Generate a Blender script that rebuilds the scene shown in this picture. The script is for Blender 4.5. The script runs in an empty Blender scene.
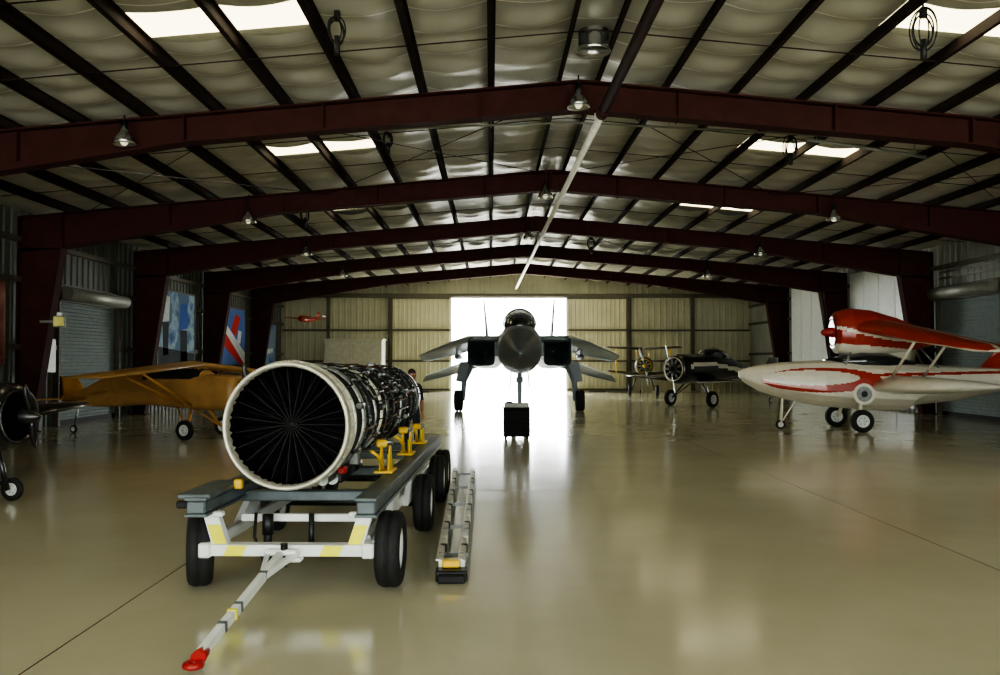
import bpy, math, random
from mathutils import Vector, Matrix, Euler
random.seed(7)
S = 1.2          # layout units -> metres
V = Vector
PI = math.pi

# ------------------------------------------------------------------ materials
def lin(c):
    c = c/255.0
    return c/12.92 if c <= 0.04045 else ((c+0.055)/1.055)**2.4
def srgb(r, g, b): return (lin(r), lin(g), lin(b), 1)

def mat(name, rgb, rough=0.5, metal=0.0, var=0.12, nscale=6.0, bump=0.0, bscale=40.0, emit=0.0, coat=0.0, spec=0.5):
    m = bpy.data.materials.new(name); m.use_nodes = True
    nt = m.node_tree; b = nt.nodes['Principled BSDF']
    col = srgb(*rgb)
    b.inputs['Roughness'].default_value = rough
    b.inputs['Metallic'].default_value = metal
    b.inputs['Coat Weight'].default_value = coat
    b.inputs['Specular IOR Level'].default_value = spec
    tc = nt.nodes.new('ShaderNodeTexCoord')
    n = nt.nodes.new('ShaderNodeTexNoise'); n.inputs['Scale'].default_value = nscale; n.inputs['Detail'].default_value = 5
    nt.links.new(tc.outputs['Object'], n.inputs['Vector'])
    r = nt.nodes.new('ShaderNodeValToRGB')
    r.color_ramp.elements[0].position = 0.3; r.color_ramp.elements[1].position = 0.7
    r.color_ramp.elements[0].color = tuple(c*(1-var) for c in col[:3])+(1,)
    r.color_ramp.elements[1].color = tuple(min(1, c*(1+var)) for c in col[:3])+(1,)
    nt.links.new(n.outputs['Fac'], r.inputs['Fac'])
    nt.links.new(r.outputs['Color'], b.inputs['Base Color'])
    if bump > 0:
        n2 = nt.nodes.new('ShaderNodeTexNoise'); n2.inputs['Scale'].default_value = bscale; n2.inputs['Detail'].default_value = 4
        nt.links.new(tc.outputs['Object'], n2.inputs['Vector'])
        bp = nt.nodes.new('ShaderNodeBump'); bp.inputs['Strength'].default_value = bump; bp.inputs['Distance'].default_value = 0.02
        nt.links.new(n2.outputs['Fac'], bp.inputs['Height']); nt.links.new(bp.outputs['Normal'], b.inputs['Normal'])
    if emit > 0:
        b.inputs['Emission Color'].default_value = col
        b.inputs['Emission Strength'].default_value = emit
    return m

def mth(nt, op, a, b=None, c=None):
    n = nt.nodes.new('ShaderNodeMath'); n.operation = op
    for i, x in enumerate((a, b, c)):
        if x is None: continue
        if isinstance(x, (int, float)): n.inputs[i].default_value = x
        else: nt.links.new(x, n.inputs[i])
    return n.outputs[0]

M = {}
M['steel_red'] = mat('primer_red_steel', (60, 31, 29), 0.8, 0, 0.2, 3, spec=.15)
M['purlin'] = mat('purlin_steel', (42, 33, 31), 0.75, 0, 0.2, 3, spec=.2)  # dark red-brown steel, with the backlit shade put into the colour
M['black'] = mat('black_paint', (20, 20, 22), 0.3, 0, 0.2, coat=0.4)
M['blackmat'] = mat('black_matte_paint', (16, 16, 17), 0.7, 0, 0.2, spec=.2)
M['tyre'] = mat('tyre_rubber', (22, 22, 22), 0.75, 0, 0.2, 20, 0.3, 60)
M['rubber'] = mat('cable_rubber', (18, 18, 18), 0.6)
M['white'] = mat('white_enamel', (232, 236, 232), 0.35, 0, 0.06, coat=0.3)
M['cream'] = mat('cream_paint', (234, 230, 212), 0.3, 0, 0.06, coat=0.4)
M['red'] = mat('red_paint', (168, 46, 28), 0.3, 0, 0.1, coat=0.4)
M['redtip'] = mat('red_enamel', (160, 30, 28), 0.4)
M['yellow'] = mat('yellow_enamel', (230, 188, 40), 0.4, 0, 0.15)
M['hazard'] = mat('hazard_yellow', (240, 236, 40), 0.45)
M['greysteel'] = mat('painted_grey_steel', (92, 102, 104), 0.45, 0.3, 0.25, 5, 0.1)
M['metal'] = mat('bare_metal', (134, 138, 134), 0.38, 0.85, 0.3, 12)
M['rim'] = mat('intake_rim_metal', (200, 198, 182), 0.38, 0.5, 0.15, 14)
M['gun'] = mat('gunmetal', (48, 50, 50), 0.45, 0.8, 0.3, 10, 0.1)
M['casing'] = mat('engine_casing', (52, 55, 54), 0.48, 0.7, 0.45, 7, 0.25, 25)
M['dark'] = mat('engine_dark', (22, 23, 23), 0.6, 0.4, 0.4, 8, 0.2)
M['void'] = mat('duct_interior', (7, 7, 7), 0.9, spec=.1)
M['vane'] = mat('vane_dark_titanium', (24, 26, 25), 0.65, 0.1, 0.3, spec=.3)
M['copper'] = mat('copper_line', (110, 78, 54), 0.45, 0.8)
M['jetgrey'] = mat('jet_grey', (140, 152, 162), 0.45, 0.0, 0.12, 2)
M['jetdark'] = mat('jet_radome', (84, 92, 98), 0.45, 0, 0.12, 2)
M['glass'] = mat('canopy_glass', (30, 38, 42), 0.08, 0.2, 0.05, coat=1.0)
M['tan'] = mat('cub_tan_fabric', (178, 136, 80), 0.45, 0, 0.18, 3, coat=0.1)
M['tandark'] = mat('orange_brown_fabric', (194, 140, 68), 0.45, 0, 0.15, 3)
M['slat'] = mat('rollup_slats', (134, 146, 146), 0.75, 0.0, 0.1, spec=.2)
M['box_white'] = mat('shed_white', (196, 196, 178), 0.6)
M['silver'] = mat('lamp_reflector', (190, 192, 190), 0.25, 0.9, 0.1)
M['pipe'] = mat('white_pipe', (242, 240, 230), 0.4)
M['galv'] = mat('galvanised', (150, 152, 142), 0.5, 0.3)
M['lens'] = mat('lamp_lens', (230, 226, 200), 0.3, 0, 0.02, emit=0.6)
M['sign'] = mat('sign_face', (214, 206, 120), 0.5, emit=0.1)
M['skin'] = mat('skin', (150, 105, 82), 0.55)
M['shirt'] = mat('dark_shirt', (30, 32, 36), 0.85)
M['jeans'] = mat('jeans', (30, 36, 50), 0.9)
M['hair'] = mat('hair', (30, 22, 18), 0.7)
M['olivedark'] = mat('dark_olive_dope', (58, 58, 46), 0.45)

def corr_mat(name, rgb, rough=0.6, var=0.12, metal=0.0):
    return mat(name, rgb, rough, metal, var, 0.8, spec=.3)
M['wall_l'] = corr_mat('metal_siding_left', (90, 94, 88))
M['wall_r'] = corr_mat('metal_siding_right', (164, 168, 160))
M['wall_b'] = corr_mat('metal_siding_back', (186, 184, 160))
M['girt'] = mat('wall_girt', (86, 82, 70), 0.6, spec=.3)

def floor_material():
    m = bpy.data.materials.new('polished_epoxy_concrete'); m.use_nodes = True
    nt = m.node_tree; b = nt.nodes['Principled BSDF']
    g = nt.nodes.new('ShaderNodeNewGeometry')
    sp = nt.nodes.new('ShaderNodeSeparateXYZ'); nt.links.new(g.outputs['Position'], sp.inputs[0])
    n = nt.nodes.new('ShaderNodeTexNoise'); n.inputs['Scale'].default_value = 0.35; n.inputs['Detail'].default_value = 8; n.inputs['Roughness'].default_value = 0.6
    nt.links.new(g.outputs['Position'], n.inputs['Vector'])
    r = nt.nodes.new('ShaderNodeValToRGB')
    r.color_ramp.elements[0].position = 0.3; r.color_ramp.elements[1].position = 0.72
    r.color_ramp.elements[0].color = srgb(186, 182, 154); r.color_ramp.elements[1].color = srgb(204, 200, 174)
    nt.links.new(n.outputs['Fac'], r.inputs['Fac'])
    def joint(sock, off, pitch, w):
        t = mth(nt, 'ADD', sock, -off*S)
        t = mth(nt, 'DIVIDE', t, pitch*S)
        t = mth(nt, 'ADD', t, 0.5)
        t = mth(nt, 'FRACT', t)
        t = mth(nt, 'SUBTRACT', t, 0.5)
        t = mth(nt, 'ABSOLUTE', t)
        return mth(nt, 'LESS_THAN', t, w/(pitch*S))
    j = mth(nt, 'MAXIMUM', joint(sp.outputs[0], 3.87, 6.27, 0.006), joint(sp.outputs[1], 10.5, 18.3, 0.003))
    mx = nt.nodes.new('ShaderNodeMix'); mx.data_type = 'RGBA'
    nt.links.new(j, mx.inputs['Factor']); nt.links.new(r.outputs['Color'], mx.inputs[6]); mx.inputs[7].default_value = srgb(66, 60, 46)
    nt.links.new(mx.outputs[2], b.inputs['Base Color'])
    n2 = nt.nodes.new('ShaderNodeTexNoise'); n2.inputs['Scale'].default_value = 1.3; n2.inputs['Detail'].default_value = 6
    nt.links.new(g.outputs['Position'], n2.inputs['Vector'])
    mr = nt.nodes.new('ShaderNodeMapRange'); mr.inputs['To Min'].default_value = 0.09; mr.inputs['To Max'].default_value = 0.20
    nt.links.new(n2.outputs['Fac'], mr.inputs['Value']); nt.links.new(mr.outputs[0], b.inputs['Roughness'])
    b.inputs['Specular IOR Level'].default_value = 0.9
    bp = nt.nodes.new('ShaderNodeBump'); bp.inputs['Strength'].default_value = 0.06; bp.inputs['Distance'].default_value = 0.02
    nt.links.new(n2.outputs['Fac'], bp.inputs['Height']); nt.links.new(bp.outputs['Normal'], b.inputs['Normal'])
    return m
M['floor'] = floor_material()

def blanket_material():
    m = bpy.data.materials.new('vinyl_insulation_blanket'); m.use_nodes = True
    nt = m.node_tree; b = nt.nodes['Principled BSDF']
    g = nt.nodes.new('ShaderNodeNewGeometry')
    sp = nt.nodes.new('ShaderNodeSeparateXYZ'); nt.links.new(g.outputs['Position'], sp.inputs[0])
    n = nt.nodes.new('ShaderNodeTexNoise'); n.inputs['Scale'].default_value = 1.2; n.inputs['Detail'].default_value = 5
    nt.links.new(g.outputs['Position'], n.inputs['Vector'])
    r = nt.nodes.new('ShaderNodeValToRGB')
    r.color_ramp.elements[0].position = 0.3; r.color_ramp.elements[1].position = 0.7
    r.color_ramp.elements[0].color = srgb(178, 178, 164); r.color_ramp.elements[1].color = srgb(204, 204, 192)
    nt.links.new(n.outputs['Fac'], r.inputs['Fac'])
    wob = mth(nt, 'MULTIPLY', n.outputs['Fac'], 0.10)
    t = mth(nt, 'ADD', sp.outputs[1], wob)
    t = mth(nt, 'DIVIDE', t, 0.9)
    t = mth(nt, 'FRACT', t)
    t = mth(nt, 'SUBTRACT', t, 0.5); t = mth(nt, 'ABSOLUTE', t)
    seam = mth(nt, 'LESS_THAN', t, 0.026)
    mx = nt.nodes.new('ShaderNodeMix'); mx.data_type = 'RGBA'
    nt.links.new(seam, mx.inputs['Factor']); nt.links.new(r.outputs['Color'], mx.inputs[6]); mx.inputs[7].default_value = srgb(252, 252, 244)
    nt.links.new(mx.outputs[2], b.inputs['Base Color'])
    b.inputs['Roughness'].default_value = 0.36
    return m
M['blanket'] = blanket_material()

def poster_mat(name, cols, scale=1.2, seed=0.0):
    m = bpy.data.materials.new(name); m.use_nodes = True
    nt = m.node_tree; b = nt.nodes['Principled BSDF']
    tc = nt.nodes.new('ShaderNodeTexCoord'); mp = nt.nodes.new('ShaderNodeMapping'); mp.inputs['Location'].default_value = (seed, seed, seed)
    nt.links.new(tc.outputs['Object'], mp.inputs[0])
    n = nt.nodes.new('ShaderNodeTexNoise'); n.inputs['Scale'].default_value = scale; n.inputs['Detail'].default_value = 3
    nt.links.new(mp.outputs[0], n.inputs['Vector'])
    r = nt.nodes.new('ShaderNodeValToRGB'); r.color_ramp.interpolation = 'LINEAR'
    els = r.color_ramp.elements
    k = len(cols)
    els[0].position = 0.3; els[0].color = srgb(*cols[0]); els[1].position = 0.36; els[1].color = srgb(*cols[1])
    for i in range(2, k):
        e = els.new(0.36+0.3*(i-1)/(k-1)); e.color = srgb(*cols[i])
    nt.links.new(n.outputs['Fac'], r.inputs['Fac']); nt.links.new(r.outputs['Color'], b.inputs['Base Color'])
    b.inputs['Roughness'].default_value = 0.7; b.inputs['Specular IOR Level'].default_value = .2
    return m

# ------------------------------------------------------------------ builder
def group(name, loc=(0, 0, 0), rotz=0.0, rot=None):
    e = bpy.data.objects.new(name, None); bpy.context.scene.collection.objects.link(e)
    e.location = V(loc)*S
    e.rotation_euler = rot if rot else (0, 0, rotz)
    e.empty_display_size = 0.2
    return e

class B:
    def __init__(s, name, mats, parent=None, scale=None):
        s.n = name; s.mats = mats; s.p = parent; s.v = []; s.f = []; s.mi = []; s.sm = []; s.sc = S if scale is None else scale
    def mid(s, m):
        if m is None: return 0
        if isinstance(m, str):
            mm = M[m]
            if mm not in s.mats: s.mats.append(mm)
            return s.mats.index(mm)
        return m
    def add(s, vs, fs, m=None, smooth=False, mf=None):
        o = len(s.v); s.v += [tuple(v) for v in vs]
        mi = s.mid(m) if mf is None else None
        for i, f in enumerate(fs):
            s.f.append([o+k for k in f])
            if mf is not None:
                c = sum((V(vs[k]) for k in f), V())/len(f); s.mi.append(s.mid(mf(c)))
            else: s.mi.append(mi)
            s.sm.append(smooth[i] if isinstance(smooth, list) else smooth)
    def box(s, c, d, m=None, rot=None, bev=0.0):
        c = V(c); hx, hy, hz = d[0]/2, d[1]/2, d[2]/2
        R = Euler(rot).to_matrix() if rot else Matrix.Identity(3)
        if bev <= 0:
            vs = [c+R@V((x, y, z)) for x in (-hx, hx) for y in (-hy, hy) for z in (-hz, hz)]
            fs = [(0, 1, 3, 2), (4, 6, 7, 5), (0, 4, 5, 1), (2, 3, 7, 6), (0, 2, 6, 4), (1, 5, 7, 3)]
            s.add(vs, fs, m); return
        b = min(bev, hx*.9, hy*.9, hz*.9)
        vs = []; idx = {}
        for sx in (-1, 1):
            for sy in (-1, 1):
                for sz in (-1, 1):
                    for a in range(3):
                        p = [sx*(hx-b), sy*(hy-b), sz*(hz-b)]
                        p[a] = (sx*hx, sy*hy, sz*hz)[a]
                        idx[(sx, sy, sz, a)] = len(vs); vs.append(c+R@V(p))
        fs = []
        for a in range(3):
            o = [k for k in range(3) if k != a]
            for sg in (-1, 1):
                q = []
                for u, w in ((-1, -1), (1, -1), (1, 1), (-1, 1)):
                    k = [0, 0, 0]; k[a] = sg; k[o[0]] = u; k[o[1]] = w; q.append(idx[(*k, a)])
                fs.append(q if (sg > 0) == (a != 1) else q[::-1])
        for a in range(3):
            o = [k for k in range(3) if k != a]
            for u in (-1, 1):
                for w in (-1, 1):
                    k1 = [0, 0, 0]; k2 = [0, 0, 0]; k1[a] = -1; k2[a] = 1
                    for k in (k1, k2): k[o[0]] = u; k[o[1]] = w
                    fs.append([idx[(*k1, o[0])], idx[(*k2, o[0])], idx[(*k2, o[1])], idx[(*k1, o[1])]])
        for sx in (-1, 1):
            for sy in (-1, 1):
                for sz in (-1, 1): fs.append([idx[(sx, sy, sz, a)] for a in range(3)])
        s.add(vs, fs, m)
    def frame(s, d):
        d = V(d).normalized()
        up = V((0, 0, 1)) if abs(d.z) < 0.9 else V((1, 0, 0))
        u = d.cross(up).normalized(); w = u.cross(d).normalized()
        return u, w
    def cyl(s, p0, p1, r0, r1=None, n=16, m=None, caps=True, smooth=True):
        p0 = V(p0); p1 = V(p1); r1 = r0 if r1 is None else r1
        u, w = s.frame(p1-p0); vs = []
        for p, r in ((p0, r0), (p1, r1)):
            for i in range(n):
                a = 2*PI*i/n; vs.append(p+u*(r*math.cos(a))+w*(r*math.sin(a)))
        fs = [(i, (i+1) % n, n+(i+1) % n, n+i) for i in range(n)]; sm = [smooth]*n
        if caps: fs += [tuple(range(n))[::-1], tuple(range(n, 2*n))]; sm += [False, False]
        s.add(vs, fs, m, sm)
    def beam(s, p0, p1, wd, ht, m=None):
        p0 = V(p0); p1 = V(p1); u, w = s.frame(p1-p0); vs = []
        for p in (p0, p1):
            for a, b in ((-1, -1), (1, -1), (1, 1), (-1, 1)): vs.append(p+u*(a*wd/2)+w*(b*ht/2))
        s.add(vs, [(0, 1, 5, 4), (1, 2, 6, 5), (2, 3, 7, 6), (3, 0, 4, 7), (3, 2, 1, 0), (4, 5, 6, 7)], m)
    def tube(s, pts, r, n=8, m=None, closed=False, rs=None):
        pts = [V(p) for p in pts]; k = len(pts); vs = []; pu = None
        for i, p in enumerate(pts):
            if closed: d = pts[(i+1) % k]-pts[i-1]
            else: d = pts[min(i+1, k-1)]-pts[max(i-1, 0)]
            if d.length < 1e-9: d = V((0, 0, 1))
            d.normalize()
            if pu is None: u, w = s.frame(d)
            else:
                u = pu-d*pu.dot(d)
                if u.length < 1e-6: u, w = s.frame(d)
                u.normalize(); w = u.cross(d)
            pu = u; rr = rs[i] if rs else r
            for j in range(n):
                a = 2*PI*j/n; vs.append(p+u*(rr*math.cos(a))+w*(rr*math.sin(a)))
        fs = []
        for i in range(k if closed else k-1):
            i2 = (i+1) % k
            for j in range(n): fs.append((i*n+j, i*n+(j+1) % n, i2*n+(j+1) % n, i2*n+j))
        sm = [True]*len(fs)
        if not closed: fs += [tuple(range(n))[::-1], tuple(range((k-1)*n, k*n))]; sm += [False, False]
        s.add(vs, fs, m, sm)
    def lathe(s, prof, o=(0, 0, 0), axis=(0, 1, 0), n=32, m=None, mf=None, smooth=True):
        o = V(o); ax = V(axis).normalized(); u, w = s.frame(ax); vs = []
        for r, t in prof:
            for i in range(n):
                a = 2*PI*i/n; vs.append(o+ax*t+u*(r*math.cos(a))+w*(r*math.sin(a)))
        fs = []
        for k in range(len(prof)-1):
            for i in range(n): fs.append((k*n+i, k*n+(i+1) % n, (k+1)*n+(i+1) % n, (k+1)*n+i))
        s.add(vs, fs, m, smooth, mf)
    def loft(s, rings, m=None, mf=None, caps=True, smooth=True):
        n = len(rings[0]); vs = [p for r in rings for p in r]; fs = []
        for k in range(len(rings)-1):
            for i in range(n): fs.append((k*n+i, k*n+(i+1) % n, (k+1)*n+(i+1) % n, (k+1)*n+i))
        sm = [smooth]*len(fs)
        if caps: fs += [tuple(range(n))[::-1], tuple(range((len(rings)-1)*n, len(rings)*n))]; sm += [False, False]
        s.add(vs, fs, m, sm, mf)
    def prism(s, poly, ext, m=None):
        n = len(poly); e = V(ext); vs = [V(p) for p in poly]+[V(p)+e for p in poly]
        fs = [tuple(range(n))[::-1], tuple(range(n, 2*n))]+[(i, (i+1) % n, n+(i+1) % n, n+i) for i in range(n)]
        s.add(vs, fs, m)
    def ball(s, c, r, m=None, nu=16, nv=10, mf=None):
        c = V(c); r = (r, r, r) if isinstance(r, (int, float)) else r
        rings = []
        for k in range(nv+1):
            t = PI*k/nv; t = min(max(t, .02), PI-.02)
            rings.append([c+V((r[0]*math.sin(t)*math.cos(2*PI*i/nu), r[1]*math.sin(t)*math.sin(2*PI*i/nu), r[2]*math.cos(t))) for i in range(nu)])
        s.loft(rings, m, mf)
    def wheel(s, c, ax, R, W, rimR=0.55, n=32):
        c = V(c); ax = V(ax).normalized(); o = c-ax*(W/2); rr = R*rimR
        s.lathe([(rr, W*.12), (rr*1.15, 0), (R*.86, 0.0), (R*.95, W*.07), (R, W*.24), (R, W*.45), (R*.975, W*.46), (R*.975, W*.54), (R, W*.55), (R, W*.76), (R*.95, W*.93), (R*.86, W), (rr*1.15, W), (rr, W*.88)], o, ax, n, 'tyre')
        s.lathe([(0.001, W*.25), (rr*.3, W*.22), (rr*.34, W*.3), (rr*.8, W*.32), (rr*.88, W*.13), (rr*1.02, W*.1), (rr*1.02, W*.9), (rr*.88, W*.87), (rr*.8, W*.68), (rr*.34, W*.7), (rr*.3, W*.78), (0.001, W*.75)], o, ax, n, 'white')
        u, w = s.frame(ax)
        for i in range(6):
            a = 2*PI*i/6; q = c+u*(rr*.55*math.cos(a))+w*(rr*.55*math.sin(a))
            s.cyl(q-ax*W*.24, q+ax*W*.24, rr*.08, n=6, m='gun')
    def wing(s, secs, m=None, mf=None, sub=1):
        """secs: (LE point, chord vector, thickness)"""
        A = [(0, 0), (.02, .35), (.08, .7), (.2, .95), (.35, 1), (.55, .8), (.8, .35), (1, .03), (.8, -.25), (.55, -.45), (.35, -.5), (.2, -.5), (.08, -.4), (.02, -.22)]
        if sub > 1:
            A2 = []
            for i in range(len(A)):
                a, c = A[i], A[(i+1) % len(A)]
                for k in range(4): A2.append((a[0]+(c[0]-a[0])*k/4, a[1]+(c[1]-a[1])*k/4))
            A = A2
        rings = []
        out = []
        for q, nx_ in zip(secs, secs[1:]+[None]):
            if nx_ is None or sub == 1: out.append(q); continue
            for k in range(sub):
                t = k/sub; out.append((V(q[0]).lerp(V(nx_[0]), t), V(q[1]).lerp(V(nx_[1]), t), q[2]+(nx_[2]-q[2])*t))
        for le, ch, t in out:
            le = V(le); ch = V(ch)
            nrm = t if isinstance(t, Vector) else V((0, 0, t))
            rings.append([le+ch*a+nrm*(b*.6) for a, b in A])
        s.loft(rings, m, mf)
    def done(s):
        me = bpy.data.meshes.new(s.n)
        me.from_pydata([(x*s.sc, y*s.sc, z*s.sc) for x, y, z in s.v], [], s.f)
        for m in s.mats: me.materials.append(m)
        me.polygons.foreach_set('material_index', s.mi)
        me.polygons.foreach_set('use_smooth', s.sm)
        import bmesh
        bm = bmesh.new(); bm.from_mesh(me); bmesh.ops.recalc_face_normals(bm, faces=bm.faces); bm.to_mesh(me); bm.free()
        me.update()
        o = bpy.data.objects.new(s.n, me); bpy.context.scene.collection.objects.link(o)
        if s.p: o.parent = s.p
        return o

def sell(c, hw, hh, n=24, e=2.3, ax='y', zb=None):
    pts = []
    for i in range(n):
        a = 2*PI*i/n; ca, sa = math.cos(a), math.sin(a)
        u = hw*math.copysign(abs(ca)**(2/e), ca); w = hh*math.copysign(abs(sa)**(2/e), sa)
        pts.append(V(c)+(V((u, 0, w)) if ax == 'y' else V((0, u, w))))
    return pts

# ------------------------------------------------------------------ hangar shell
XL, XR, XC, YF, YB = -10.6, 13.2, 1.35, -5.4, 43.0
SL = 0.09; ZR = 6.05
def zr(x): return ZR-SL*abs(x-XC)
PUR = [0.3+1.05*k for k in range(11)]
FR = [0.7+6.1*k for k in range(7)]
SKY = []
for k in range(-1, 7):
    yc = FR[0]+6.1*k+3.2
    for sgn in (-1, 1): SKY.append((XC+sgn*4.5, yc))
SW, SH = 1.05, .42

b = B('floor', [M['floor']])
b.box(((XL+XR)/2, (YF+YB)/2, -0.1), (XR-XL, YB-YF, 0.2), 'floor'); b.done()

mg = mat('apron_concrete', (225, 222, 210), 0.8, 0, 0.08, 0.3)
b = B('ground_exterior', [mg]); b.box((1.3, 20, -0.26), (300, 400, 0.1)); b.box((1.3, YB+30, -0.11), (60, 59.9, 0.2)); b.box((1.3, YF-30, -0.11), (60, 59.9, 0.2)); b.done()

b = B('ceiling', [M['blanket']])
xs = []
offs = PUR+[12.0]
lines = sorted([XC-o for o in offs]+[XC+o for o in offs])
lines = [x for x in lines if XL <= x <= XR]
if lines[0] > XL: lines = [XL]+lines
if lines[-1] < XR: lines.append(XR)
for i in range(len(lines)-1):
    a, c = lines[i], lines[i+1]; k = 8 if c-a > .5 else 2
    for j in range(k): xs.append((a+(c-a)*j/k, j/k, c-a))
xs.append((lines[-1], 0, 1))
ny = 400; ys = [YF+(YB-YF)*j/ny for j in range(ny+1)]
vs = []
for y in ys:
    for x, t, w in xs:
        ph = math.sin(y*2*PI/0.75)
        sag = 0.10*math.sin(PI*t)*(w/1.1)*(0.8+0.28*ph+0.14*math.sin(y*1.7+x*3.1))
        vs.append(V((x, y, zr(x)-sag*(1 if w > .5 else 0.1))))
nx = len(xs); fs = []
for j in range(ny):
    for i in range(nx-1):
        cx = (xs[i][0]+xs[i+1][0])/2; cy = (ys[j]+ys[j+1])/2
        if any(abs(cx-sx) < SW and abs(cy-sy) < SH for sx, sy in SKY): continue
        fs.append((j*nx+i, j*nx+i+1, (j+1)*nx+i+1, (j+1)*nx+i))
b.add(vs, fs, 'blanket', True)
b.done()
msk = mat('skylight_fibreglass', (255, 240, 196), 0.5, 0, 0.08, 3, emit=3.4)
for sx, sy in SKY:
    b = B('skylight', [msk])
    zz = [zr(sx-1.12)+.05, zr(sx+1.12)+.05]
    b.prism([(sx-1.12, sy-.48, zz[0]), (sx+1.12, sy-.48, zz[1]), (sx+1.12, sy+.48, zz[1]), (sx-1.12, sy+.48, zz[0])], (0, 0, .03))
    b.done()
b = B('roof_sheet', [M['galv']])
edges = [XL-.3, XC-5.65, XC-3.35, XC, XC+3.35, XC+5.65, XR+.3]
for i in range(len(edges)-1):
    a, c = edges[i], edges[i+1]
    segs = [(YF-.3, YB+.3)]
    if i in (1, 4):
        segs = []; y0 = YF-.3
        for sx, sy in SKY[::2]:
            segs.append((y0, sy-.5)); y0 = sy+.5
        segs.append((y0, YB+.3))
    for y0, y1 in segs:
        if y1 > y0: b.prism([(a, y0, zr(a)+.1), (c, y0, zr(c)+.1), (c, y1, zr(c)+.1), (a, y1, zr(a)+.1)], (0, 0, .04))
b.done()

g = group('roof_purlins')
b = B('purlins', [M['purlin']], g)
for o in PUR:
    for sgn in (-1, 1):
        x = XC+sgn*o
        if not XL+.1 < x < XR-.1: continue
        zt = zr(x)-.012; h = .17
        b.box((x, (YF+YB)/2, zt-h/2), (.02, YB-YF-.1, h))
        b.box((x+.025, (YF+YB)/2, zt-.01), (.06, YB-YF-.1, .016)); b.box((x-.02, (YF+YB)/2, zt-h+.01), (.06, YB-YF-.1, .016))
for fy in FR+[FR[-1]+6.1]:
    for dy in (-4.1, -2.0):
        y = fy+dy
        for sgn in (-1, 1):
            b.beam((XC, y, zr(XC)-.17), (XC+sgn*11.6, y, zr(XC+11.6)-.17), .02, .012)
for (y0, y1) in ((FR[2], FR[3]), (FR[4], FR[5])):
    for (xa, xb) in ((XC-10.5, XC-5), (XC-5, XC), (XC, XC+5), (XC+5, XC+10.5)):
        b.cyl((xa, y0, zr(xa)-.28), (xb, y1, zr(xb)-.28), .008, n=6); b.cyl((xb, y0, zr(xb)-.28), (xa, y1, zr(xa)-.28), .008, n=6)
b.done()

def portal(y):
    g = group('steel_portal_frame', (0, y, 0))
    b = B('rafter', [M['steel_red']], g)
    c = B('columns', [M['steel_red']], g)
    tf = .28; th = .025
    for sgn in (-1, 1):
        xe = (XL if sgn < 0 else XR)-sgn*0.12
        def P(x, z): return V((x, 0, z))
        xk = xe-sgn*.95
        ztop = lambda x: zr(x)-.195
        dr = .44; dk = .78
        pts_t = [P(XC, ztop(XC)), P(xe, ztop(xe))]
        xm = XC+sgn*6.0
        bot = [P(XC, ztop(XC)-dr), P(xm, ztop(xm)-.42), P(xk, ztop(xk)-dk)]
        poly = [P(XC, ztop(XC)), P(xm, ztop(xm)), P(xe, ztop(xe)), P(xe, ztop(xe)-dk), P(xk, ztop(xk)-dk), bot[1], bot[0]]
        b.prism([p+V((0, -.006, 0)) for p in poly], (0, .012, 0))
        b.beam(pts_t[0]-V((0, 0, th/2)), pts_t[1]-V((0, 0, th/2)), tf, th)
        b.beam(bot[0], bot[1], tf, th); b.beam(bot[1], bot[2], tf, th)
        for x in (XC+sgn*.02, XC+sgn*3.9, xm, xk):
            zt = ztop(x); dd = dr if abs(x-XC) < 5 else (.42 if abs(x-XC) < 6.1 else dk)
            b.box((x, 0, zt-dd/2), (.03, tf*.9, dd))
        for x in (XC+sgn*1.5, XC+sgn*8.5): b.box((x, 0, ztop(x)-.26), (.012, tf*.8, .44))
        xi0 = xe-sgn*.34; zk = ztop(xk)-dk
        cp = [P(xe, 0), P(xe, zk+.05), P(xk, zk), P(xi0, 0)]
        c.prism([p+V((0, -.006, 0)) for p in cp], (0, .012, 0))
        c.beam(P(xi0, 0), P(xk, zk), tf, th); c.beam(P(xe, 0), P(xe, ztop(xe)), tf, th)
        c.box(((xe+xi0)/2, 0, .012), (.5, .34, .024)); c.beam(P(xe, zk), P(xk, zk), tf, th)
    b.done(); c.done()
for y in FR: portal(y)

def corr(b, p0, p1, z0, z1, inward, m, pitch=.3, depth=.035, ztop=None):
    p0 = V(p0); p1 = V(p1); L = (p1-p0).length; d = (p1-p0)/L; inw = V(inward)
    prof = []; n = int(L/pitch)
    for i in range(n):
        t = i*pitch
        prof += [(t, 0), (t+pitch*.62, 0), (t+pitch*.7, 1), (t+pitch*.92, 1)]
    prof.append((L, 0)); vs = []
    for t, o in prof:
        q = p0+d*min(t, L)+inw*(depth*o); zt = ztop(q.x) if ztop else z1
        vs += [V((q.x, q.y, z0)), V((q.x, q.y, zt))]
    fs = [(2*i, 2*i+2, 2*i+3, 2*i+1) for i in range(len(prof)-1)]
    b.add(vs, fs, m)
def sidewall(name, x, inw, m, door):
    b = B(name, [M[m]])
    h = zr(x)+.1
    y0, y1, dz = door
    corr(b, (x, YF, 0), (x, y0, 0), 0, h, inw, m); corr(b, (x, y1, 0), (x, YB, 0), 0, h, inw, m); corr(b, (x, y0, 0), (x, y1, 0), dz, h, inw, m)
    b.box((x-inw[0]*.06, (YF+y0)/2, h/2), (.04, y0-YF, h)); b.box((x-inw[0]*.06, (YB+y1)/2, h/2), (.04, YB-y1, h)); b.box((x-inw[0]*.06, (y0+y1)/2, (h+dz)/2), (.04, y1-y0, h-dz))
    for z in (1.9, 3.4, 4.3):
        for a, c in ((YF, y0), (y1, YB)) if z < dz else ((YF, YB),):
            b.box((x+inw[0]*.09, (a+c)/2, z), (.1, c-a, .12), 'girt')
    return b.done()
sidewall('wall_left', XL, (1, 0, 0), 'wall_l', (20.7, 24.0, 3.1))
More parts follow.
